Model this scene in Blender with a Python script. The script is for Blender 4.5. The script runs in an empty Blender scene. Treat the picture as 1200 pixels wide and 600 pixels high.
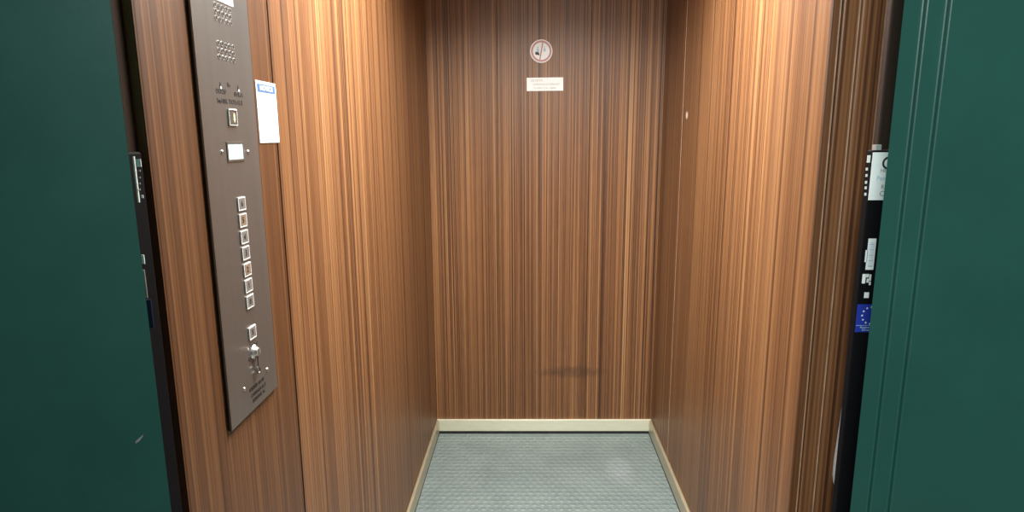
import bpy, bmesh, math, random
from mathutils import Vector, Matrix
random.seed(7)
C = bpy.context.scene.collection
D = bpy.data

# ------------------------------------------------------------------ dimensions (metres)
EYE = 1.357
PITCH = math.radians(10.86)
F, CX, CY = 730.0, 622.0, 300.0
XL, XR, YB, ZC = -0.436, 0.559, 2.70, 2.12       # left wall, right wall, back wall, ceiling
YF_L, YF_R = 0.722, 0.80                          # front ends of the side walls

def ray(px, py):
    u, v = (px - CX) / F, (CY - py) / F
    c, s = math.cos(PITCH), math.sin(PITCH)
    return Vector((u, c + v * s, -s + v * c))
def on_x(px, py, X):
    d = ray(px, py); t = X / d.x
    return d.y * t, EYE + d.z * t                 # (Y, Z)
def on_y(px, py, Y):
    d = ray(px, py); t = Y / d.y
    return d.x * t, EYE + d.z * t                 # (X, Z)

# ------------------------------------------------------------------ materials
def new_mat(name):
    m = D.materials.new(name); m.use_nodes = True
    nt = m.node_tree
    return m, nt, nt.nodes['Principled BSDF']
def N(nt, t, **kw):
    n = nt.nodes.new(t)
    for k, v in kw.items():
        if k.startswith('i_'): n.inputs[k[2:]].default_value = v
        else: setattr(n, k, v)
    return n
def mth(nt, op, a, b=None, clamp=False):
    n = nt.nodes.new('ShaderNodeMath'); n.operation = op; n.use_clamp = clamp
    for i, x in enumerate((a, b)):
        if x is None: continue
        if isinstance(x, (int, float)): n.inputs[i].default_value = x
        else: nt.links.new(x, n.inputs[i])
    return n.outputs[0]
def plain(name, col, rough=0.5, metal=0.0, noise=0.0, nscale=8.0, bump=0.0, bscale=200.0, spec=0.5, stretch=None):
    m, nt, b = new_mat(name)
    b.inputs['Base Color'].default_value = (*col, 1)
    b.inputs['Roughness'].default_value = rough
    b.inputs['Metallic'].default_value = metal
    b.inputs['Specular IOR Level'].default_value = spec
    tc = N(nt, 'ShaderNodeTexCoord')
    src = tc.outputs['Object']
    if stretch:
        mp = N(nt, 'ShaderNodeMapping'); mp.inputs['Scale'].default_value = stretch
        nt.links.new(src, mp.inputs['Vector']); src = mp.outputs['Vector']
    if noise:
        n = N(nt, 'ShaderNodeTexNoise', i_Scale=nscale, i_Detail=5.0, i_Roughness=0.6)
        nt.links.new(src, n.inputs['Vector'])
        r = N(nt, 'ShaderNodeValToRGB')
        r.color_ramp.elements[0].position = 0.3; r.color_ramp.elements[1].position = 0.72
        r.color_ramp.elements[0].color = (*[c * (1 - noise) for c in col], 1)
        r.color_ramp.elements[1].color = (*[min(1, c * (1 + noise)) for c in col], 1)
        nt.links.new(n.outputs['Fac'], r.inputs['Fac'])
        nt.links.new(r.outputs['Color'], b.inputs['Base Color'])
    if bump:
        n = N(nt, 'ShaderNodeTexNoise', i_Scale=bscale, i_Detail=3.0)
        nt.links.new(src, n.inputs['Vector'])
        bp = N(nt, 'ShaderNodeBump', i_Strength=bump, i_Distance=0.001)
        nt.links.new(n.outputs['Fac'], bp.inputs['Height'])
        nt.links.new(bp.outputs['Normal'], b.inputs['Normal'])
    return m

def wood(name, ax, ay, tint=(1, 1, 1), rough=0.47, mark=None, soft=1.0):
    """striped veneer: fine vertical streaks across the horizontal direction (ax, ay)"""
    m, nt, b = new_mat(name)
    L = nt.links.new
    tc = N(nt, 'ShaderNodeTexCoord'); sx = N(nt, 'ShaderNodeSeparateXYZ')
    L(tc.outputs['Object'], sx.inputs[0])
    oi = N(nt, 'ShaderNodeObjectInfo')
    h = mth(nt, 'ADD', mth(nt, 'MULTIPLY', sx.outputs[0], ax), mth(nt, 'MULTIPLY', sx.outputs[1], ay))
    rnd = mth(nt, 'MULTIPLY', oi.outputs['Random'], 61.0)
    def streak(fh, fz, detail, off):
        cv = N(nt, 'ShaderNodeCombineXYZ')
        L(mth(nt, 'MULTIPLY', h, fh), cv.inputs[0])
        L(mth(nt, 'ADD', rnd, off), cv.inputs[1])
        L(mth(nt, 'MULTIPLY', sx.outputs[2], fz), cv.inputs[2])
        n = N(nt, 'ShaderNodeTexNoise', i_Scale=1.0, i_Detail=detail, i_Roughness=0.6)
        L(cv.outputs[0], n.inputs['Vector'])
        return n.outputs['Fac']
    s1 = streak(200, 0.22, 2.0, 0.0)
    s2 = streak(60, 0.2, 1.0, 7.3)
    s3 = streak(380, 0.45, 1.0, 19.1)
    s4 = streak(7, 0.4, 2.0, 33.7)
    s5 = streak(420, 14, 2.0, 3.7)
    v = mth(nt, 'MULTIPLY', s1, 0.42)
    v = mth(nt, 'ADD', v, mth(nt, 'MULTIPLY', s2, 0.14))
    v = mth(nt, 'ADD', v, mth(nt, 'MULTIPLY', s3, 0.28))
    v = mth(nt, 'ADD', v, mth(nt, 'MULTIPLY', s4, 0.08))
    v = mth(nt, 'ADD', v, mth(nt, 'MULTIPLY', s5, 0.08))
    r = N(nt, 'ShaderNodeValToRGB'); cr = r.color_ramp
    pts = [(0.385, (0.022, 0.0085, 0.0038)), (0.45, (0.082, 0.033, 0.0130)), (0.50, (0.150, 0.066, 0.0255)),
           (0.56, (0.232, 0.113, 0.0455)), (0.65, (0.36, 0.205, 0.095))]
    while len(cr.elements) < len(pts): cr.elements.new(0.5)
    for e, (p, c) in zip(cr.elements, pts):
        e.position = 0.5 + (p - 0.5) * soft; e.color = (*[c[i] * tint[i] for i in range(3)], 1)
    L(v, r.inputs['Fac'])
    col = r.outputs['Color']
    for mk in (mark or []):                     # stains and chips with a shape of their own: (h0, z0, rh, rz, colour, strength, noise)
        h0, z0, rh, rz, mc, st, nz = mk
        dh = mth(nt, 'DIVIDE', mth(nt, 'SUBTRACT', h, h0), rh)
        dz = mth(nt, 'DIVIDE', mth(nt, 'SUBTRACT', sx.outputs[2], z0), rz)
        d = mth(nt, 'ADD', mth(nt, 'MULTIPLY', dh, dh), mth(nt, 'MULTIPLY', dz, dz))
        if nz:
            n = N(nt, 'ShaderNodeTexNoise', i_Scale=45.0, i_Detail=3.0)
            L(tc.outputs['Object'], n.inputs['Vector'])
            d = mth(nt, 'ADD', d, mth(nt, 'MULTIPLY', mth(nt, 'SUBTRACT', n.outputs['Fac'], 0.5), nz))
        f = mth(nt, 'MULTIPLY', mth(nt, 'SUBTRACT', 1.0, d, True), st)
        mx = N(nt, 'ShaderNodeMix', data_type='RGBA')
        L(f, mx.inputs[0]); L(col, mx.inputs[6]); mx.inputs[7].default_value = (*mc, 1)
        col = mx.outputs[2]
    L(col, b.inputs['Base Color'])
    b.inputs['Specular IOR Level'].default_value = 0.5
    rr = mth(nt, 'ADD', mth(nt, 'MULTIPLY', s4, 0.16), rough - 0.08)
    L(rr, b.inputs['Roughness'])
    bp = N(nt, 'ShaderNodeBump', i_Strength=0.12, i_Distance=0.0006)
    L(s1, bp.inputs['Height']); L(bp.outputs['Normal'], b.inputs['Normal'])
    return m

def floor_mat():
    m, nt, b = new_mat('studded grey rubber')
    L = nt.links.new
    tc = N(nt, 'ShaderNodeTexCoord'); sx = N(nt, 'ShaderNodeSeparateXYZ')
    L(tc.outputs['Object'], sx.inputs[0])
    X = mth(nt, 'DIVIDE', sx.outputs[0], 0.0290); Y = mth(nt, 'DIVIDE', sx.outputs[1], 0.0270)
    row = mth(nt, 'FLOOR', Y)
    shift = mth(nt, 'MULTIPLY', mth(nt, 'MODULO', row, 2.0), 0.5)
    fx = mth(nt, 'SUBTRACT', mth(nt, 'FRACT', mth(nt, 'ADD', X, shift)), 0.5)
    fy = mth(nt, 'SUBTRACT', mth(nt, 'FRACT', Y), 0.5)
    d = mth(nt, 'ADD', mth(nt, 'POWER', mth(nt, 'ABSOLUTE', mth(nt, 'DIVIDE', fx, 0.40)), 2.5),
            mth(nt, 'POWER', mth(nt, 'ABSOLUTE', mth(nt, 'DIVIDE', fy, 0.30)), 2.5))
    hgt = mth(nt, 'SUBTRACT', 1.0, d, True)
    bp = N(nt, 'ShaderNodeBump', i_Strength=0.9, i_Distance=0.003)
    L(hgt, bp.inputs['Height']); L(bp.outputs['Normal'], b.inputs['Normal'])
    n = N(nt, 'ShaderNodeTexNoise', i_Scale=5.0, i_Detail=6.0, i_Roughness=0.65)
    L(tc.outputs['Object'], n.inputs['Vector'])
    r = N(nt, 'ShaderNodeValToRGB')
    r.color_ramp.elements[0].position = 0.3; r.color_ramp.elements[0].color = (0.130, 0.172, 0.174, 1)
    r.color_ramp.elements[1].position = 0.7; r.color_ramp.elements[1].color = (0.178, 0.226, 0.226, 1)
    L(n.outputs['Fac'], r.inputs['Fac'])
    # pale worn patch near the back right of the floor
    dx = mth(nt, 'DIVIDE', mth(nt, 'SUBTRACT', sx.outputs[0], 0.37), 0.07)
    dy = mth(nt, 'DIVIDE', mth(nt, 'SUBTRACT', sx.outputs[1], 2.36), 0.12)
    dd = mth(nt, 'ADD', mth(nt, 'MULTIPLY', dx, dx), mth(nt, 'MULTIPLY', dy, dy))
    n2 = N(nt, 'ShaderNodeTexNoise', i_Scale=40.0, i_Detail=4.0); L(tc.outputs['Object'], n2.inputs['Vector'])
    f = mth(nt, 'MULTIPLY', mth(nt, 'MULTIPLY', mth(nt, 'SUBTRACT', 1.0, dd, True), n2.outputs['Fac']), 0.30)
    mx = N(nt, 'ShaderNodeMix', data_type='RGBA'); L(f, mx.inputs[0]); L(r.outputs['Color'], mx.inputs[6])
    mx.inputs[7].default_value = (0.50, 0.55, 0.60, 1)
    L(mx.outputs[2], b.inputs['Base Color'])
    b.inputs['Roughness'].default_value = 0.33
    return m

def emit(name, col, strength):
    m, nt, b = new_mat(name)
    b.inputs['Base Color'].default_value = (*col, 1)
    b.inputs['Emission Color'].default_value = (*col, 1)
    b.inputs['Emission Strength'].default_value = strength
    return m

# ------------------------------------------------------------------ mesh helpers
def add_box(bm, x0, x1, y0, y1, z0, z1, bev=0.0, seg=2):
    r = bmesh.ops.create_cube(bm, size=1.0)
    vs = r['verts']
    for v in vs:
        v.co = Vector((x0 + (v.co.x + .5) * (x1 - x0), y0 + (v.co.y + .5) * (y1 - y0), z0 + (v.co.z + .5) * (z1 - z0)))
    if bev:
        es = list({e for v in vs for e in v.link_edges})
        bmesh.ops.bevel(bm, geom=es, offset=bev, segments=seg, profile=0.5, affect='EDGES', clamp_overlap=True)
def frame_of(o, a, n):
    """matrix whose x axis is a, z axis is n (outward), y = n x a"""
    a, n = Vector(a), Vector(n); b = n.cross(a)
    m = Matrix((a, b, n)).transposed().to_4x4(); m.translation = Vector(o)
    return m
def LW(y, z, off=0.0): return frame_of((XL + off, y, z), (0, 1, 0), (1, 0, 0))        # on the left wall
def FW(x, Y, z, off=0.0): return frame_of((x, Y - off, z), (1, 0, 0), (0, -1, 0))     # facing the front
def link(name, bm, mat, parent=None, M=None, smooth=False):
    if M is not None: bmesh.ops.transform(bm, matrix=M, verts=bm.verts)
    bmesh.ops.recalc_face_normals(bm, faces=bm.faces)
    me = D.meshes.new(name); bm.to_mesh(me); bm.free()
    if smooth:
        for p in me.polygons: p.use_smooth = True
    for mm in (mat if isinstance(mat, (list, tuple)) else [mat]): me.materials.append(mm)
    o = D.objects.new(name, me); C.objects.link(o)
    if parent is not None:
        o.parent = parent
        o.matrix_parent_inverse = parent_world(parent).inverted()
    return o
def parent_world(p):
    m = Matrix.Translation(p.location)
    q = p.parent
    return m if q is None else m                 # only Empties at top level are moved; meshes stay at the origin
def box(name, x0, x1, y0, y1, z0, z1, mat, parent=None, bev=0.0, M=None):
    bm = bmesh.new(); add_box(bm, x0, x1, y0, y1, z0, z1, bev)
    return link(name, bm, mat, parent, M)
def disc(bm, r, z0, z1, n=24, cx=0, cy=0, bev=0.0):
    g = bmesh.ops.create_cone(bm, cap_ends=True, segments=n, radius1=r, radius2=r - bev, depth=z1 - z0)
    bmesh.ops.translate(bm, verts=g['verts'], vec=(cx, cy, (z0 + z1) / 2))
def ring(bm, r0, r1, z0, z1, n=48, sx=1.0):
    vs = []
    for k in range(n):
        a = 2 * math.pi * k / n; c, s = math.cos(a), math.sin(a)
        vs.append([bm.verts.new((r * c * sx, r * s, z)) for r, z in ((r0, z0), (r1, z0), (r1, z1), (r0, z1))])
    for k in range(n):
        p, q = vs[k], vs[(k + 1) % n]
        for i in range(4):
            j = (i + 1) % 4
            bm.faces.new((p[i], p[j], q[j], q[i]))
def prism(bm, pts, z0, z1):
    lo = [bm.verts.new((x, y, z0)) for x, y in pts]; hi = [bm.verts.new((x, y, z1)) for x, y in pts]
    bm.faces.new(lo); bm.faces.new(hi)
    for i in range(len(pts)):
        j = (i + 1) % len(pts); bm.faces.new((lo[i], lo[j], hi[j], hi[i]))
def frame_rect(bm, w, h, t, z0, z1):
    for a in ((-w/2, w/2, h/2 - t, h/2), (-w/2, w/2, -h/2, -h/2 + t), (-w/2, -w/2 + t, -h/2 + t, h/2 - t), (w/2 - t, w/2, -h/2 + t, h/2 - t)):
        add_box(bm, a[0], a[1], a[2], a[3], z0, z1)
_txt = {}
def text_bm(body, size, M=None, width=None, bold=0.0, depth=0.0003):
    cu = D.curves.new('t', 'FONT'); cu.body = body; cu.size = size; cu.align_x = 'CENTER'; cu.align_y = 'CENTER'
    cu.extrude = depth / 2; cu.offset = bold; cu.resolution_u = 3
    o = D.objects.new('t', cu); C.objects.link(o)
    dg = bpy.context.evaluated_depsgraph_get()
    me = D.meshes.new_from_object(o.evaluated_get(dg))
    bm = bmesh.new(); bm.from_mesh(me)
    D.objects.remove(o); D.curves.remove(cu); D.meshes.remove(me)
    if width:
        xs = [v.co.x for v in bm.verts]; k = width / (max(xs) - min(xs)); mid = (max(xs) + min(xs)) / 2
        for v in bm.verts: v.co.x = (v.co.x - mid) * k
    if M is not None: bmesh.ops.transform(bm, matrix=M, verts=bm.verts)
    return bm
def merge(bm, other):
    me = D.meshes.new('tmp'); other.to_mesh(me); other.free(); bm.from_mesh(me); D.meshes.remove(me)
T = Matrix.Translation

def struct(o, parent=None):
    o['kind'] = 'structure'; return o
def thing(name, label, cat, loc, group=None):
    o = D.objects.new(name, None); C.objects.link(o); o.location = loc; o.empty_display_size = 0.05
    tag(o, label, cat, group); return o
def tag(o, label, cat, group=None):
    o['label'] = label; o['category'] = cat
    if group: o['group'] = group
    return o

# ------------------------------------------------------------------ material set
bx, bz = on_y(672, 436, YB)
sy, sz = on_x(805, 135, XR)
M_wood_back = wood('striped veneer back', 1, 0, mark=[(bx, bz, 0.17, 0.032, (0.03, 0.015, 0.012), 0.5, 1.8)])
M_wood_left = wood('striped veneer left', 0, 1, soft=1.05)
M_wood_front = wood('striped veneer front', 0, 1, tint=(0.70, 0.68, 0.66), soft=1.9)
M_wood_right = wood('striped veneer right', 0, 1, soft=1.05, mark=[(sy, sz, 0.018, 0.016, (0.8, 0.72, 0.6), 0.9, 0.5)])
M_wood_door = wood('veneer of folding door', 1, 1, tint=(1.08, 1.10, 1.12), soft=1.6)
M_edge_glint = plain('pale edge glint', (0.36, 0.24, 0.16), 0.45, noise=0.25, nscale=30)  # pale colour for the light caught along rounded edges
M_backing = plain('dark joint', (0.03, 0.016, 0.01), 0.7, noise=0.1)
M_floor = floor_mat()
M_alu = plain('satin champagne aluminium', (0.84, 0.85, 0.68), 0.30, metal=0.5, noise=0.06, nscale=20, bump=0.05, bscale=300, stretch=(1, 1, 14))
M_alu_side = plain('aluminium with wood reflection', (0.52, 0.47, 0.34), 0.36, metal=0.6, noise=0.06, nscale=20)  # same aluminium, its colour browned and darkened for the wood it reflects
M_gap = plain('black joint', (0.008, 0.008, 0.008), 0.8)
M_plate = plain('bronze brushed steel', (0.315, 0.315, 0.31), 0.36, metal=0.88, noise=0.04, nscale=60, bump=0.06, bscale=260, stretch=(1, 1, 0.03))
M_plate_edge = plain('dark plate edge', (0.012, 0.010, 0.010), 0.6)
M_steel = plain('polished steel', (0.80, 0.80, 0.79), 0.36, metal=0.9, noise=0.03)
M_rim = plain('pale button rim', (0.66, 0.69, 0.69), 0.35, noise=0.04)
M_cap = plain('dark button face', (0.20, 0.19, 0.185), 0.35, metal=0.2, noise=0.08, nscale=60)
M_capw = plain('amber button face', (0.22, 0.165, 0.12), 0.35, noise=0.08, nscale=60)
M_ink = plain('dark engraved paint', (0.015, 0.013, 0.012), 0.6)
M_hole = plain('speaker hole', (0.006, 0.006, 0.006), 0.9)
M_lcd = emit('lit display pane', (0.50, 0.68, 0.73), 0.18)
M_paper = plain('white sticker', (0.70, 0.735, 0.745), 0.5, noise=0.02, nscale=40)
M_blue = plain('mid blue print', (0.055, 0.14, 0.31), 0.5, noise=0.05)
M_pale = plain('pale blue print', (0.34, 0.48, 0.60), 0.5, noise=0.05)
M_grey = plain('grey print', (0.26, 0.26, 0.26), 0.5, noise=0.05)
M_red = plain('faded red print', (0.40, 0.20, 0.215), 0.5, noise=0.08, nscale=60)
M_eu = plain('flag blue', (0.012, 0.03, 0.30), 0.45, noise=0.05)
M_navy = plain('dark navy print', (0.004, 0.007, 0.05), 0.5)
M_yellow = plain('yellow bell print', (0.72, 0.68, 0.40), 0.5, noise=0.05)
M_green = plain('green gloss paint', (0.017, 0.083, 0.067), 0.36, noise=0.10, nscale=9, bump=0.12, bscale=120)
M_black = plain('black plastic', (0.004, 0.004, 0.005), 0.7, noise=0.1, spec=0.06)
M_brown_shade = plain('brown laminate in shade', (0.030, 0.020, 0.015), 0.6, noise=0.18, nscale=14, stretch=(8, 8, 0.4), spec=0.08)  # shade on the wooden posts is put into this dark colour
M_white = plain('white paint', (0.80, 0.80, 0.78), 0.6, noise=0.03, nscale=6)
M_whitestrip = plain('white light gap', (0.92, 0.93, 0.95), 0.5, noise=0.02)
M_grat = plain('galvanised bracket', (0.45, 0.46, 0.47), 0.4, metal=0.6, noise=0.08, nscale=50)
M_tile = plain('landing floor stone', (0.32, 0.31, 0.29), 0.5, noise=0.2, nscale=20)
M_diff = emit('lamp diffuser', (1.0, 0.93, 0.82), 6.0)

# ------------------------------------------------------------------ the cabin
TH = 0.02
g = 0.0022                                          # joint width
# back wall: backing + three veneered boards
wb = struct(box('wall_back', XL - 0.06, XR + 0.06, YB + TH, YB + TH + 0.02, 0, ZC, M_backing))
s1, _ = on_y(582, 0, YB); s2, _ = on_y(694, 0, YB)
for a, b in ((XL, s1 - g / 2), (s1 + g / 2, s2 - g / 3), (s2 + g / 3, XR)):
    box('wall_panel', a, b, YB, YB + TH, 0.03, ZC, M_wood_back, wb, 0.0010)
# left wall
wl = struct(box('wall_left', XL - TH - 0.02, XL - TH, YF_L + 0.01, YB + 0.02, 0, ZC, M_backing))
sL, _ = on_x(313, 0, XL)
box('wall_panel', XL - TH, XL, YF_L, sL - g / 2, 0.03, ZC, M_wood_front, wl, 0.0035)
box('wall_panel', XL - TH, XL, sL + g / 2, YB, 0.03, ZC, M_wood_left, wl, 0.0010)
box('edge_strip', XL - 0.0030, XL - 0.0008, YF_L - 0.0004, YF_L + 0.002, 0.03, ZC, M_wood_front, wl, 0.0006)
# right wall
wr = struct(box('wall_right', XR + TH, XR + TH + 0.02, YF_R, YB + 0.02, 0, ZC, M_backing))
sR, _ = on_x(806, 0, XR)
box('wall_panel', XR, XR + TH, YF_R, sR - g / 3, 0.03, ZC, M_wood_right, wr, 0.0016)
box('wall_panel', XR, XR + TH, sR + g / 3, YB, 0.03, ZC, M_wood_right, wr, 0.0016)
box('joint_glint', XR - 0.0006, XR + 0.004, sR - 0.0018, sR + 0.0018, 0.03, ZC, M_edge_glint, wr)  # pale strip painting the light caught by the seam's bevel
# floor and ceiling
struct(box('floor', XL - TH, XR + TH, 0.70, YB + TH, -0.03, 0.0, M_floor))
# baseboards: satin metal strips with a rounded top, standing off a black joint
BH = 0.069
def skirting(name, x0, x1, y0, y1, mat, gap):
    o = struct(box(name, x0, x1, y0, y1, gap, BH, mat, None, 0.003))
    box('shadow_joint', x0 + 0.001, x1 - 0.001, y0 + 0.001, y1 - 0.001, 0.0, gap, M_gap, o)
skirting('baseboard_back', XL + 0.0005, XR - 0.0005, YB - 0.012, YB - 0.0003, M_alu, 0.012)
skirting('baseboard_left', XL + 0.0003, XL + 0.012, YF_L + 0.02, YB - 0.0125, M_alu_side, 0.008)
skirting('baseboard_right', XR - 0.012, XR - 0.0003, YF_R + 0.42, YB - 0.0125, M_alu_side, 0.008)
# ceiling with a lamp
LX, LY, LWD, LDP = 0.0615, 1.44, 0.90, 0.60
struct(box('ceiling', XL - 0.04, XR + 0.04, 0.62, YB + 0.04, ZC, ZC + 0.03, M_white))
lamp = thing('ceiling_lamp', 'rectangular white ceiling lamp above the middle of the wooden cabin', 'lamp', (LX, LY, ZC))
bm = bmesh.new(); frame_rect(bm, LWD + 0.06, LDP + 0.06, 0.03, -0.045, 0.0)
link('lamp_frame', bm, M_white, lamp, T((LX, LY, ZC)))
box('diffuser', LX - LWD / 2, LX + LWD / 2, LY - LDP / 2, LY + LDP / 2, ZC - 0.012, ZC - 0.004, M_diff, lamp)

# ------------------------------------------------------------------ control panel on the left wall
PT = 0.006
XP = XL + PT
y0, _ = on_x(223, 0, XP); y1, _ = on_x(289, 0, XP)
_, zb = on_x(272.5, 505, XP)
cp = thing('elevator_control_panel', 'tall bronze metal button panel on the left wooden wall', 'control panel', (XL, (y0 + y1) / 2, zb))
box('faceplate', XL + 0.003, XP, y0, y1, zb, 2.06, M_plate, cp, 0.0006)
box('back_box', XL + 0.0002, XL + 0.003, y0 + 0.0004, y1 - 0.0004, zb + 0.0005, 2.0595, M_plate_edge, cp)
def P(px, py):
    return on_x(px, py, XP)
def PM(px, py, off=0.0):
    y, z = P(px, py); return LW(y, z, PT + off)
# paper label, cut by the top of the photo
ya, _ = P(253, 2); yb_, zz = P(273, 8.5)
box('paper_label', XP + 0.0001, XP + 0.0006, ya, yb_, zz, zz + 0.075, M_paper, cp)['label'] = 'white paper label at the top of the panel'
# speaker holes, two blocks of three rows of five
for (ax_, ay_, bx_, by_, cx_, cy_) in ((251.5, 5, 269, 12, 253.5, 21), (255.5, 50, 273, 55.5, 257.5, 66.5)):
    p00 = P(ax_, ay_); p10 = P(bx_, by_); p01 = P(cx_, cy_)
    bm = bmesh.new(); br = bmesh.new()
    ym, zm = p00
    wY = p10[0] - p00[0]; hZ = p01[1] - p00[1]
    for r in range(3):
        for c in range(5):
            y = wY * c / 4; z = hZ * r / 2
            disc(bm, 0.0026, 0.0, 0.0004, 12, y, z)
            g2 = bmesh.new(); ring(g2, 0.0026, 0.0034, 0.0, 0.0007, 12); bmesh.ops.translate(g2, verts=g2.verts, vec=(y, z, 0)); merge(br, g2)
    o = link('speaker_grille', bm, M_hole, cp, LW(ym, zm, PT))
    link('hole_rim', br, M_steel, o, LW(ym, zm, PT))
# engraved signs and words
def engraved(name, body, px, py, size, wpx=None, mat=None, bold=0.0004):
    w = None
    if wpx: w = P(px + wpx / 2, py)[0] - P(px - wpx / 2, py)[0]
    return link(name, text_bm(body, size, PM(px, py, 0.0002), w, bold), mat or M_ink, cp)
for px, py in ((258, 99.5), (279, 103)):
    bm = bmesh.new(); prism(bm, [(-0.003, -0.003), (0.003, -0.003), (0, 0.004)], 0.0, 0.0005)
    o = link('call_arrow', bm, M_ink, cp, PM(px, py))
    bm = bmesh.new(); disc(bm, 0.0022, 0, 0.0006, 12); link('indicator_light', bm, M_rim, cp, PM(px + 0.6, py + 3.2))
bm = bmesh.new(); add_box(bm, -0.004, 0.004, -0.0015, 0.0015, 0, 0.0004); disc(bm, 0.0022, 0, 0.0004, 12, -0.002, 0.0025); link('engraved_symbol', bm, M_ink, cp, PM(268, 100.5))
engraved('engraved_word', 'OCCUP', 259, 107.3, 0.0085, 12)
engraved('engraved_word', 'SALA', 279.5, 111, 0.0085, 10)
engraved('engraved_word', 'MASS. TOTALE', 270, 119.5, 0.0085, 29)
# square buttons: rim, face, character
def button(px, py, ch, name='floor_button', s=0.0198, face=None, ink=None):
    y, z = P(px, py); Mx = LW(y, z, PT)
    bm = bmesh.new(); frame_rect(bm, s * 1.16, s, 0.0015, 0.0, 0.0020)
    rim = link(name, bm, M_rim, cp, Mx)
    bm = bmesh.new(); add_box(bm, -s * .58 + 0.0014, s * .58 - 0.0014, -s / 2 + 0.0018, s / 2 - 0.0018, 0.0, 0.0018, 0.0006, 1)
    link('button_face', bm, face or M_cap, rim, Mx)
    link('button_mark', text_bm(ch, 0.0125, LW(y, z, PT + 0.0020), None, 0.0002), ink or M_ink, rim)
for i, (px, py) in enumerate(((282.2, 238.8), (283.8, 258.2), (285.5, 277.6), (287.2, 296.5), (289.0, 315.8), (290.5, 334.6), (292.2, 353.3))):
    button(px, py, str(6 - i), face=M_capw if i in (1, 4) else None)
button(295, 389.5, 'S', 'door_button')
# bell button
Mx = PM(271.8, 137.5)
bm = bmesh.new(); frame_rect(bm, 0.025, 0.023, 0.0010, 0.0, 0.0022); bb = link('bell_button', bm, M_rim, cp, Mx)
bm = bmesh.new(); add_box(bm, -0.0115, 0.0115, 0.0096, 0.0118, 0.0, 0.0026, 0.0004, 1); link('button_lip', bm, M_rim, bb, Mx)
bm = bmesh.new(); add_box(bm, -0.011, 0.011, -0.010, 0.010, 0, 0.0016); link('button_face', bm, M_plate, bb, Mx)
bm = bmesh.new()
prism(bm, [(k * a + 0.003, b) for k, a, b in ((.62, -0.0055, -0.004), (.62, 0.0055, -0.004), (.62, 0.0040, -0.001), (.62, 0.0032, 0.004), (.62, 0.0012, 0.0062), (.62, -0.0012, 0.0062), (.62, -0.0032, 0.004), (.62, -0.0040, -0.001))], 0.0014, 0.0022)
disc(bm, 0.0016, 0.0014, 0.0022, 10, 0.003, -0.0055); link('bell_sign', bm, M_yellow, bb, Mx)
# lit display window with a bevelled dark rim and its two screws
ya, za = P(267, 178); yb_, zb2 = P(284.5, 178)
Mx = LW((ya + yb_) / 2, za, PT); w = yb_ - ya
bm = bmesh.new(); frame_rect(bm, w + 0.006, 0.0280, 0.0030, 0.0, 0.0012); dw = link('display_window', bm, M_plate, cp, Mx)
bm = bmesh.new(); add_box(bm, -w / 2, w / 2, -0.0119, 0.0119, 0, 0.0006); link('display_screen', bm, M_lcd, dw, Mx)
for px, py in ((260.2, 178), (290.5, 178), (286.2, 456), (313, 433)):
    bm = bmesh.new(); disc(bm, 0.0034, 0.0, 0.0016, 20, bev=0.0012)
    sc_ = link('screw', bm, M_steel, cp, PM(px, py), True)
    bm = bmesh.new(); add_box(bm, -0.0026, 0.0026, -0.0004, 0.0004, 0.0015, 0.0018); link('screw_slot', bm, M_ink, sc_, PM(px, py))
# key switch: barrel, rosette, hanging key with bow
Mx = PM(297.6, 412)
bm = bmesh.new(); disc(bm, 0.0115, 0.0, 0.003, 28, bev=0.002); disc(bm, 0.0075, 0.003, 0.0075, 24, bev=0.0012)
ks = link('key_switch', bm, M_steel, cp, Mx)
bm = bmesh.new(); add_box(bm, -0.0009, 0.0009, -0.0050, 0.0050, 0.0072, 0.0079); link('key_slot', bm, M_ink, ks, Mx)
bm = bmesh.new(); add_box(bm, -0.0012, 0.0012, -0.024, -0.006, 0.004, 0.0062, 0.0005, 1)
g2 = bmesh.new(); ring(g2, 0.0045, 0.0068, 0.0042, 0.0060, 20); bmesh.ops.translate(g2, verts=g2.verts, vec=(0, -0.030, 0)); merge(bm, g2)
link('key', bm, M_plate, ks, Mx)
engraved('engraved_word', 'CHIAVE', 297, 405, 0.0075, 10)
engraved('engraved_word', 'O', 292.5, 421.5, 0.0085)
engraved('engraved_word', 'I', 304, 413, 0.0085)
for body, px, py, wp in (('PORTATA  KG 400', 301, 450.5, 18), ('CAPIENZA N. 5', 303, 457, 18), ('PERSONE  N.', 303.5, 463.5, 15)):
    engraved('engraved_word', body, px, py, 0.0078, wp)

# ------------------------------------------------------------------ notice on the left wall
XN = XL + 0.0008
ya, zt = on_x(299, 93.5, XN); yb_, _ = on_x(322, 96.5, XN); _, zbm = on_x(304.5, 167.5, XN)
yc, zc2 = (ya + yb_) / 2, (zt + zbm) / 2; w, h = (yb_ - ya) * 1.02, zt - zbm
nt_ = thing('notice_sticker', 'narrow upright white notice with a blue heading beside the button panel', 'sign', (XL, yc, zc2))
bm = bmesh.new(); add_box(bm, -w / 2, w / 2, -h / 2, h / 2, -0.0008, 0.0012); link('sheet', bm, M_paper, nt_, LW(yc, zc2))
bm = bmesh.new(); add_box(bm, -w * .44, w * .44, h * .32, h * .45, 0.0012, 0.0015); hd = link('heading_band', bm, M_blue, nt_, LW(yc, zc2))
link('heading_word', text_bm('NOTICE', h * 0.10, LW(yc, zc2, 0.0016) @ T((0, h * .385, 0)), w * .62, 0.0005), M_paper, hd)
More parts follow.
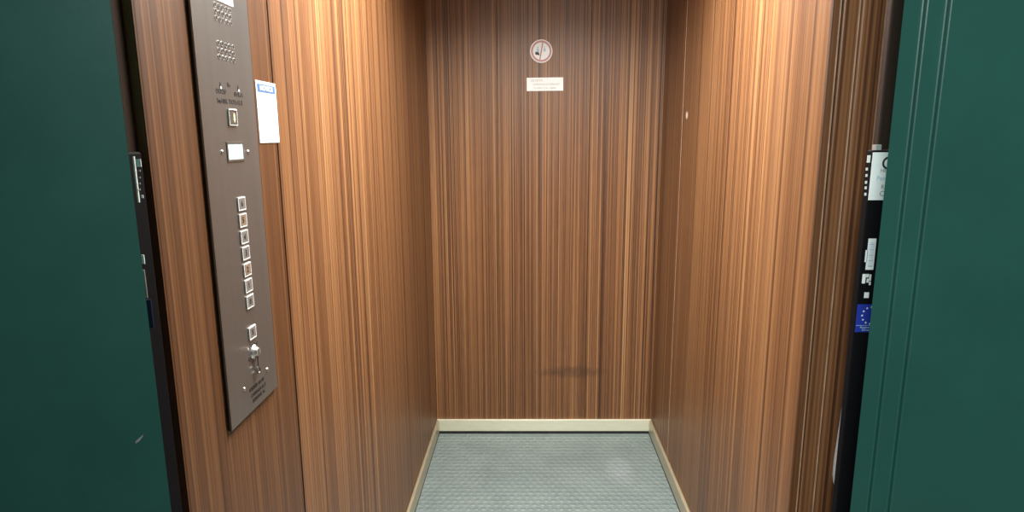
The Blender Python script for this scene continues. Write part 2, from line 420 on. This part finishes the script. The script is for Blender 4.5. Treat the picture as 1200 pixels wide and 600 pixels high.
for k, (zf, wf) in enumerate(((.25, .4), (.20, .66), (.17, .70), (.13, .72), (.10, .68), (.06, .45), (-.38, .5), (-.42, .6), (-.45, .35))):
    bm = (text_bm(['avviso agli', 'utenti della cabina', 'in caso di arresto', 'premere il tasto', 'di chiamata e', 'attendere', 'assistenza', 'servizio attivo', 'ogni ora'][k], h * .026, T((0, 0, 0)), w * wf))
    link('printed_line', bm, M_pale, nt_, LW(yc, zc2) @ T((-w * .40 + w * wf / 2, h * zf, 0.0014)))

# ------------------------------------------------------------------ signs on the back wall
cx_, cz_ = on_y(634.3, 60, YB)
rad = on_y(648.3, 60, YB)[0] - cx_ + 0.0005 if False else (on_y(647.4, 60, YB)[0] - on_y(621.2, 60, YB)[0]) / 2
sg = thing('prohibition_sign', 'round white sign with a red ring and slash on the back wall', 'sign', (cx_, YB, cz_))
Mx = FW(cx_, YB, cz_)
bm = bmesh.new(); disc(bm, rad, 0.0002, 0.0010, 48); link('disc', bm, M_paper, sg, Mx)
bm = bmesh.new(); ring(bm, rad * 0.75, rad * 0.92, 0.0009, 0.0014, 48); link('red_ring', bm, M_red, sg, Mx)
bm = bmesh.new(); add_box(bm, -rad * .06, rad * .06, -rad * .74, rad * .74, 0.0011, 0.0016)
link('slash', bm, M_red, sg, Mx @ Matrix.Rotation(math.radians(-10), 4, 'Z'))
bm = bmesh.new()
disc(bm, rad * .08, 0.0010, 0.0013, 14, -rad * .30, rad * .34)
prism(bm, [(rad * a, rad * b) for a, b in ((-.42, .22), (-.2, .22), (-.16, -.1), (-.44, -.1))], 0.0010, 0.0013)
disc(bm, rad * .06, 0.0010, 0.0013, 14, rad * .28, rad * .36)
prism(bm, [(rad * a, rad * b) for a, b in ((.20, .26), (.38, .26), (.40, -.02), (.18, -.02))], 0.0010, 0.0013)
link('pictogram', bm, M_pale, sg, Mx)
bm = bmesh.new()
prism(bm, [(rad * a, rad * b) for a, b in ((-.56, -.08), (-.34, -.06), (-.18, -.16), (-.16, -.36), (-.34, -.32), (-.52, -.30))], 0.0010, 0.0015)
link('pictogram', bm, M_ink, sg, Mx)

cx_, cz_ = on_y(638.6, 98.7, YB)
w = on_y(660, 98, YB)[0] - on_y(617.3, 98, YB)[0]; h = on_y(638, 90.8, YB)[1] - on_y(638, 106.4, YB)[1]
lb = thing('text_label', 'small white rectangular label below the round sign', 'sign', (cx_, YB, cz_))
Mx = FW(cx_, YB, cz_) @ Matrix.Rotation(math.radians(0.7), 4, 'Z')
bm = bmesh.new(); add_box(bm, -w / 2, w / 2, -h / 2, h / 2, -0.0008, 0.0010); link('sheet', bm, M_paper, lb, Mx)
bm = bmesh.new()
for body, zf, wf, xf in (("USO VIETATO", .28, .32, -.22), ("AI MINORI NON ACCOMPAGNATI", -.02, .72, .04), ("DI ANNI 12 IN CABINA", -.30, .62, .0)):
    link('printed_line', text_bm(body, h * .24, None, w * wf), M_grey, lb, Mx @ T((w * xf, h * zf, 0.0011)))

# ------------------------------------------------------------------ folding cabin door, folded in a stack by the right wall
YD = 0.95
def XD(px): return on_y(px, 0, YD)[0]
fd = thing('folding_door', 'wood veneered folding cabin door stacked in leaves by the right wall', 'door', (XD(1005), YD, 0))
LD = 0.215
for a, b, dy in ((977, 989.2, 0.004), (989.8, 1010.2, 0.0), (1010.8, 1040, -0.003)):
    xa, xb = XD(a), XD(b)
    lf = box('leaf', xa, xb, YD + dy, YD + LD, 0.012, 2.10, M_wood_door, fd, 0.0022)
    box('edge_strip', xb - 0.0030, xb - 0.0006, YD + dy - 0.0006, YD + dy + 0.003, 0.012, 2.10, M_edge_glint, lf, 0.0006)  # painted highlight along the leaf's rounded corner
    box('bottom_guide', (xa + xb) / 2 - 0.004, (xa + xb) / 2 + 0.004, YD + 0.06, YD + 0.08, 0.0, 0.012, M_gap, lf)

# ------------------------------------------------------------------ posts, sensor strips, landing frame
ZS = EYE - 0.012
YPOST = 0.76
xr_post = on_y(1039.5, 0, YPOST + 0.012)[0]
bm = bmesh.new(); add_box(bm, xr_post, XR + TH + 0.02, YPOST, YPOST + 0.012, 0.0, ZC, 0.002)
struct(link('trim_right', bm, M_brown_shade))
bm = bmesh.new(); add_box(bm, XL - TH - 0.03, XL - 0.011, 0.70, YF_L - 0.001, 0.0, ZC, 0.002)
struct(link('trim_left', bm, M_brown_shade))

def stick(par, name, px0, px1, py0, py1, Y, mat, th=0.0006, label=None):
    """a flat printed sticker on a front-facing strip at depth Y"""
    pym = (py0 + py1) / 2
    a, _ = on_y(px0, pym, Y); b, _ = on_y(px1, pym, Y); _, zt = on_y(px0, py0, Y); _, zb_ = on_y(px0, py1, Y)
    o = box(name, a, b, Y - th, Y - 0.0001, zb_, zt, mat, par)
    if label: o['label'] = label
    return o, ((a + b) / 2, (zt + zb_) / 2, b - a, zt - zb_)

YS = 0.70
xs = on_y(1009.5, 240, YS + 0.012)[0]
rs = thing('door_edge_sensor', 'black sensor strip with white labels at the right of the doorway', 'sensor', (xs + 0.03, YS, 0))
ztop = on_y(1030, 176, YS)[1]
box('strip', xs, xs + 0.075, YS, YS + 0.012, 0.0, ztop, M_black, rs, 0.0015)
box('mounting_bracket', xs + 0.0045, xs + 0.0105, YS + 0.002, YS + 0.010, ztop, ztop + 0.006, M_grat, rs)
o, (cx_, cz_, w, h) = stick(rs, 'label', 1020, 1052, 178.5, 234.5, YS, M_paper, label='large white printed label')
link('printed_ring', (lambda b: (ring(b, h * .095, h * .135, 0, 0.0003, 32), b)[1])(bmesh.new()), M_ink, o, FW(on_y(1041, 191, YS)[0], YS, on_y(1041, 191, YS)[1], 0.0007))
for body, px, py, sz_, mt in (('HEA', 1037, 200, .11, M_grey), ('Passive', 1037, 209, .13, M_pale), ('REF', 1037, 219, .12, M_grey), ('CE', 1035, 227, .15, M_grey)):
    x, z = on_y(px, py, YS); link('printed_word', text_bm(body, h * sz_, FW(x, YS, z, 0.0008)), mt, o)
stick(rs, 'label', 1016, 1019.6, 182, 190.5, YS, M_paper)
for py in (196.5, 204, 212, 218.5, 226): stick(rs, 'contact', 1014.6 - (py - 196) * .06, 1016.8 - (py - 196) * .06, py, py + 3.2, YS, M_rim)
o, (cx_, cz_, w, h) = stick(rs, 'label', 1015.8, 1025.0, 279.5, 316, YS, M_paper, label='upright white barcode label')
bm = bmesh.new()
for k in range(14): add_box(bm, -w * .28, w * .30, h * (-.40 + k * .058), h * (-.40 + k * .058) + h * (.014 + .016 * (k % 3 == 0)), 0.0007, 0.0009)
link('barcode', bm, M_pale, o, FW(cx_, YS, cz_))
stick(rs, 'label', 1013.6, 1016.2, 293, 307, YS, M_paper)
stick(rs, 'label', 1010.2, 1014.0, 321, 332, YS, M_paper)
for k, (a, b, c, d) in enumerate(((1014.8, 1018, 321, 325), (1018.4, 1020.6, 321.5, 329), (1015.4, 1017.8, 326.5, 331), (1018, 1020, 330, 334))):
    stick(rs, 'printed_mark', a, b, c, d, YS, M_rim)
stick(rs, 'label', 1012.5, 1018, 342.5, 349, YS, M_paper)
o, (cx_, cz_, w, h) = stick(rs, 'flag_label', 1003.3, 1030, 356.5, 389, YS, M_eu, label='blue label with a ring of pale stars')
bm = bmesh.new()
fx, fz = on_y(1020, 369.5, YS); rr = h * 0.30
for k in range(12):
    a = k * math.pi / 6; s = h * 0.045
    pts = []
    for j in range(10):
        r = s if j % 2 == 0 else s * .42; t = math.pi / 2 + j * math.pi / 5
        pts.append((rr * math.cos(a) + r * math.cos(t), rr * math.sin(a) + r * math.sin(t)))
    prism(bm, pts, 0.0007, 0.0009)
link('star_ring', bm, M_rim, o, FW(fx, YS, fz))
bm = bmesh.new(); add_box(bm, -w * .49, w * .49, -h * .262, -h * .250, 0.0007, 0.0009)
link('printed_rule', bm, M_pale, o, FW(cx_, YS, cz_))
for body, sz_, xf, zf, wf in (('Regione', .10, -.05, -.33, .5), ('Europa', .09, -.02, -.42, .38)):
    link('printed_word', text_bm(body, h * sz_, None, w * wf), M_pale, o, FW(cx_, YS, cz_) @ T((w * xf, h * zf, 0.0008)))

YSL = 0.695
xl = on_y(171.5, 200, YSL)[0]
ls = thing('door_edge_sensor', 'black sensor strip with a white rod at the left of the doorway', 'sensor', (xl - 0.02, YSL, 0))
ztl = on_y(160, 178, YSL)[1]
box('strip', xl - 0.05, xl, YSL - 0.03, YSL - 0.005, 0.0, ztl, M_black, ls, 0.002)
YQ = YSL - 0.03
def lst(name, a, b, c, d, mat, lab=None, th=0.001): return stick(ls, name, a, b, c, d, YQ, mat, th, lab)
a0, z0_ = on_y(157.5, 183, YQ); a1, z1_ = on_y(163.8, 237, YQ)
lst('white_rod', 159.6, 161.2, 183, 237, M_rim, 'thin white upright rod', 0.002)
lst('label', 160.5, 165.6, 186.5, 195.5, M_paper)
for k, py in enumerate((199, 207, 214, 221)): lst('contact', 163.2, 164.8, py, py + 2, M_grat)
lst('contact', 166.0, 168.2, 228.5, 232, M_paper)
lst('label', 166.6, 169.6, 298.5, 309, M_paper)
lst('label', 168.0, 171.6, 316, 349, M_grat)
lst('flag_label', 171.2, 179.0, 351, 384, M_navy, 'dark blue label')

# white strip standing in for the light gap between folded door and sensor strip
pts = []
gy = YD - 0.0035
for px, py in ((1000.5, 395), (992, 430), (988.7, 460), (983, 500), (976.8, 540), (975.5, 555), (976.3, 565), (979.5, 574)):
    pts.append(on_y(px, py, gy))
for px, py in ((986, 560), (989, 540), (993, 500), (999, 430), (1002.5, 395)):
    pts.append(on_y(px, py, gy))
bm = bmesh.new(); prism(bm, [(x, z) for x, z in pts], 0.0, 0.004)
tag(link('light_gap_strip', bm, M_whitestrip, None, frame_of((0, gy, 0), (1, 0, 0), (0, -1, 0))), 'thin bowed white strip for the light gap between the folded door and right black sensor', 'strip')

# green landing frame: plain left jamb, stepped right jamb
YJ = 0.612
xgl = on_y(129, 0, YJ)[0]
bm = bmesh.new(); prism(bm, [(-0.75, YJ), (xgl, YJ), (xgl - 0.026, YJ + 0.028), (-0.75, YJ + 0.028)], 0.0, 2.3)
es = [e for e in bm.edges if abs(e.verts[0].co.z - e.verts[1].co.z) > 1.0]
bmesh.ops.bevel(bm, geom=es, offset=0.0004, segments=1, profile=0.5, affect='EDGES')
d1 = struct(link('door_1', bm, M_green))
sx_, sz_ = on_y(164, 514, YJ)
bm = bmesh.new(); prism(bm, [(-0.0075, -0.0012), (-0.003, -0.0018), (0.003, -0.0008), (0.0075, 0.0012), (0.002, 0.0010), (-0.005, 0.0008)], -0.0004, 0.0006)
link('paint_chip', bm, M_grat, d1, FW(sx_, YJ, sz_) @ Matrix.Rotation(math.radians(38), 4, 'Z'))
bm = bmesh.new()
xgr = on_y(1060, 0, YJ)[0]; xg1 = on_y(1087, 0, YJ - 0.006)[0]; xg2 = on_y(1114.7, 0, YJ - 0.012)[0]
prof = [(xgr + 0.024, YJ + 0.028), (xgr, YJ), (xg1 + 0.0005, YJ), (xg1, YJ - 0.006), (xg2 + 0.0005, YJ - 0.006), (xg2, YJ - 0.012), (0.75, YJ - 0.012), (0.75, YJ + 0.028)]
prism(bm, prof, 0.0, 2.3)
es = [e for e in bm.edges if abs(e.verts[0].co.z - e.verts[1].co.z) > 1.0 and e.verts[0].co.x > xgr + 0.001 and e.verts[0].co.y < YJ + 0.01]
bmesh.ops.bevel(bm, geom=es, offset=0.0014, segments=2, profile=0.5, affect='EDGES')
struct(link('door_2', bm, M_green))
# landing behind the camera
struct(box('floor_landing', -1.6, 1.6, -1.8, 0.70, -0.03, 0.0, M_tile))

# ------------------------------------------------------------------ lights
def area(name, loc, size, power, col, target, spread=180, sy=None):
    l = D.lights.new(name, 'AREA'); l.energy = power; l.color = col; l.size = size; l.spread = math.radians(spread)
    if sy: l.shape = 'RECTANGLE'; l.size_y = sy
    o = D.objects.new(name, l); C.objects.link(o); o.location = loc
    o.rotation_euler = (Vector(target) - Vector(loc)).to_track_quat('-Z', 'Y').to_euler()
    return o
area('cabin_light', (LX, LY, ZC - 0.02), LWD - .02, 68, (1.0, 0.95, 0.88), (LX, LY, 0), 154, LDP - .02).rotation_euler = (0, 0, 0)
area('landing_fill', (-0.60, -1.20, 2.2), 0.4, 18, (0.97, 1.0, 0.98), (1.15, 0.8, 1.0), 98)  # unseen fill added behind the camera, aimed to brighten right jamb and leaves
wd = D.worlds.new('World'); bpy.context.scene.world = wd; wd.use_nodes = True
wd.node_tree.nodes['Background'].inputs[0].default_value = (0.75, 0.85, 0.88, 1)
wd.node_tree.nodes['Background'].inputs[1].default_value = 0.05

# ------------------------------------------------------------------ camera
cam = D.cameras.new('camera'); co = D.objects.new('camera', cam); C.objects.link(co)
co.location = (0, 0, EYE); co.rotation_euler = (math.pi / 2 - PITCH, 0, 0)
cam.sensor_fit = 'HORIZONTAL'; cam.sensor_width = 36.0; cam.lens = F / 1200 * 36.0
cam.shift_x = (600 - CX) / 1200; cam.clip_start = 0.02
sc = bpy.context.scene; sc.camera = co
vs = sc.view_settings; vs.view_transform = 'Standard'; vs.look = 'None'; vs.gamma = 1.0; vs.exposure = 0.0; vs.use_curve_mapping = False
